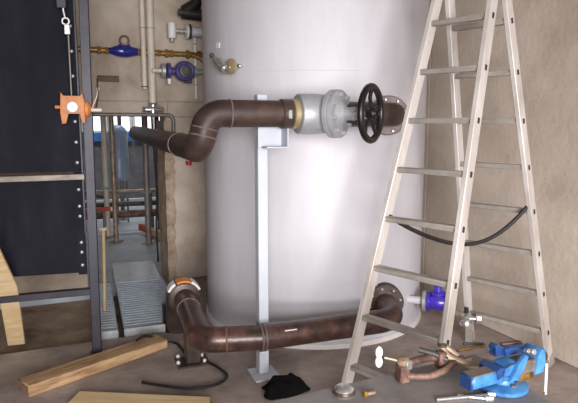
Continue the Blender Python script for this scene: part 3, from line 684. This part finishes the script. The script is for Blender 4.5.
# bent pipe piece standing by the clamp
bp_ = thing('bent_pipe', 'short tarnished bent pipe lying across the clamp by the ladder', 'pipe', K(.2, 0, 0))
MB().tube([K(.165, .03, .085), K(.172, .025, .05), K(.235, -.02, .026), K(.30, -.05, .018)], .0125, 12, fr=.03).build('tube', 'tan', bp_)
MB().torus(K(.165, .03, .084), up, .012, .004, 14, 6).build('end_ring', 'dim', bp_)
MB().tube([K(.19, .06, .07), K(.225, .03, .04), K(.25, .0, .015)], .010, 10).build('elbow', 'tan', bp_)
MB().cyl(K(.235, .01, .024), K(.262, .0, .03), .016, 6).build('union_nut', 'tan', bp_)
gr = thing('brass_rod', 'thin brass coloured rod lying between clamp and vise', 'rod', K(.26, .02, .01))
MB().tube([K(.235, .045, .05), K(.34, .05, .052)], .0055, 10).build('shaft', 'brass', gr)
MB().cyl(K(.332, .05, .052), K(.35, .05, .052), .008, 6).build('tip', 'tan', gr)
MB().tube([K(.27, .06, .064), K(.34, .045, .06)], .005, 8).build('pin', 'dim', gr)
for i, (a_, b_, lab) in enumerate((((.43, 1.525), (.60, 1.555), 'longer thin bright rod along the bench at the bottom edge'), ((.50, 1.55), (.585, 1.53), 'shorter thin bright rod lying in front of the blue vise'))):
    r_ = thing('steel_rod', lab, 'rod', (a_[0], a_[1], bz))
    MB().tube([(a_[0], a_[1], bz+.006), (b_[0], b_[1], bz+.006)], .0055, 10).build('shaft', 'chrome', r_)
    MB().cyl((b_[0]-.012, b_[1], bz+.007), (b_[0]+.012, b_[1], bz+.007), .008, 8).build('tip', 'galv', r_)
sk = thing('pipe_socket', 'round bright steel socket lying at the bench edge by the ladder', 'socket', (.165, 1.568, bz))
MB().lathe((.165, 1.568, bz), up, [(0, .026), (.004, .03), (.02, .03), (.026, .024), (.03, .012)], 20).build('body', 'chrome', sk)
MB().torus((.165, 1.568, bz+.010), up, .029, .006, 22, 8).build('collar', 'brown', sk)
sk2 = thing('bolt', 'small tarnished bolt on the bench right of the round socket', 'bolt', (.235, 1.555, bz))
MB().cyl((.230, 1.555, bz+.008), (.257, 1.567, bz+.008), .006, 10).build('shank', 'tan', sk2)
MB().cyl((.221, 1.551, bz+.009), (.231, 1.555, bz+.009), .0105, 6).build('bolt_head', 'brass', sk2)

# ------------------------------------------------------------------ the room beyond the opening
def wn(i, a0, a1, z0, z1):
    b = 5.98
    t = struct(MB().bar(R(a0, b, z0), R(a1, b, z0), .05, .05).bar(R(a0, b, z1), R(a1, b, z1), .05, .05).bar(R(a0, b, z0), R(a0, b, z1), .05, .05, w).bar(R(a1, b, z0), R(a1, b, z1), .05, .05, w).build('window_%d' % i, 'white'))
    MB().box(R((a0+a1)/2, b, (z0+z1)/2), (a1-a0, .012, z1-z0), w).build('pane', 'window', t)
    MB().box(R((a0+a1)/2, b-.06, z0-.09), (a1-a0, .05, .16), w, bev=.003).build('sill_panel', 'bluef', t)
for i in range(5): wn(i+1, -.8+i*.44, -.42+i*.44, 1.27, 2.3)
wc = R(-.06, 3.3, 0)
tkc = thing('water_cylinder', 'blue grey cylinder standing in the room beyond the opening', 'cylinder', wc)
MB().lathe(wc, up, [(.62, .10), (.66, .135), (1.30, .135), (1.36, .10), (1.40, .05)], 24).build('shell', 'cyl', tkc)
for k in range(3):
    a_ = 2*PI*k/3+.4
    MB().cyl(wc+Vector((.1*math.cos(a_), .1*math.sin(a_), 0)), wc+Vector((.1*math.cos(a_), .1*math.sin(a_), .66)), .014, 8).build('leg', 'scaff', tkc)
MB().torus(wc+up*.95, up, .136, .006, 24, 6).build('band', 'galv', tkc)
posts = ((105, 6.9, .034, 'leftmost pale scaffold post in the far room', 'cream'), (113, 6.6, .03, 'second thinner scaffold post in the far room', 'tan'), (121, 8.2, .03, 'third scaffold post standing left of the blue grey cylinder', 'scaff'), (146, 6.5, .036, 'brown scaffold post right of the blue grey cylinder in far room', 'scaff'), (158, 7.4, .03, 'rightmost scaffold post in the far room beside the jamb', 'dim'))
for pxl, dep, r_, lab, m in posts:
    x = (pxl-289)/555*dep*1.0
    t = thing('scaffold_post', lab, 'post', (x, dep, 0), 'scaffold posts in the far room')
    MB().cyl((x, dep, 0), (x, dep, 2.4), r_, 12).build('tube', m, t)
    MB().box((x, dep, .005), (.14, .14, .01)).build('foot_plate', 'scaff', t)
    MB().torus((x, dep, .62), up, r_, .014, 14, 6).build('coupler', 'galv', t)
for (a0, b0, z0), (a1, b1, z1), r_, m, lab in (
        ((-1.1, 2.6, .55), (.5, 2.6, .53), .022, 'tan', 'upper tan pipe lying level across the far room racks'),
        ((-1.1, 2.75, .36), (.5, 2.75, .34), .035, 'dim', 'dark pipe lying level across the far room racks'),
        ((-1.1, 2.5, .26), (.5, 2.5, .24), .05, 'rusty', 'thick brown pipe at the foot of the far room racks'),
        ((-1.2, 2.55, .68), (-.35, 2.4, .50), .025, 'dim', 'dark pipe sloping down to the right in far room')):
    a = R(a0, b0, z0); b = R(a1, b1, z1)
    t = thing('rack_pipe', lab, 'pipe', (a+b)/2, 'pipes on the far room racks')
    MB().tube([a, b], r_, 12).build('tube', m, t)
    MB().torus(a.lerp(b, .5), b-a, r_, .008, 14, 6).build('pipe_band', 'galv', t)
    for f in (.15, .85):
        p = a.lerp(b, f); MB().cyl((p.x, p.y, 0), (p.x, p.y, p.z-r_*.8), .018, 8).build('prop', 'scaff', t)
rb = thing('red_beam', 'red painted beam lying on props at the left of the far room', 'beam', R(-.7, 2.1, .3))
MB().bar(R(-1.0, 2.15, .36), R(-.30, 2.2, .37), .05, .045, up, bev=.004).build('beam', 'red', rb)
for a in (-.9, -.38): MB().cyl(R(a, 2.17, 0), R(a, 2.17, .345), .018, 8).build('prop', 'scaff', rb)
tb = thing('timber_beam', 'tan beam with red painted end lying on the far room floor', 'timber', R(-.05, 1.6, .05))
a = Vector((-1.93, 7.1, .09)); b = Vector((-1.45, 6.55, .06)); c = a.lerp(b, .45)
MB().bar(a, c, .06, .08, up, bev=.004).build('painted_end', 'red', tb)
MB().bar(c, b, .06, .08, up, bev=.004).build('board', 'wood3', tb)
MB().box((a+b)/2-up*.057, (.1, .1, .045)).build('block', 'woodend', tb)
hs = thing('hanging_hose', 'thin black hose hanging to the floor beside the opening jamb', 'hose', (-1.34, 5.55, 0))
MB().tube(smooth([(-1.34, 5.55, .012), (-1.345, 5.55, .4), (-1.335, 5.56, .8), (-1.37, 5.6, 1.5), (-1.35, 5.6, 2.2)]), .010, 8).build('tube', 'rubber', hs)
MB().torus((-1.34, 5.555, .42), up, .012, .005, 12, 6).build('hose_clip', 'chrome', hs)
pol = thing('wooden_pole', 'thin pale pole leaning behind the screen post by the narrow grating', 'pole', (-1.33, 4.0, 0))
MB().tube([(-1.36, 3.95, .035), (-1.36, 4.0, .64)], .013, 10).build('shaft', 'wood3', pol)
MB().cyl((-1.385, 4.0, .645), (-1.335, 4.0, .645), .013, 10).build('cross_grip', 'cream', pol)
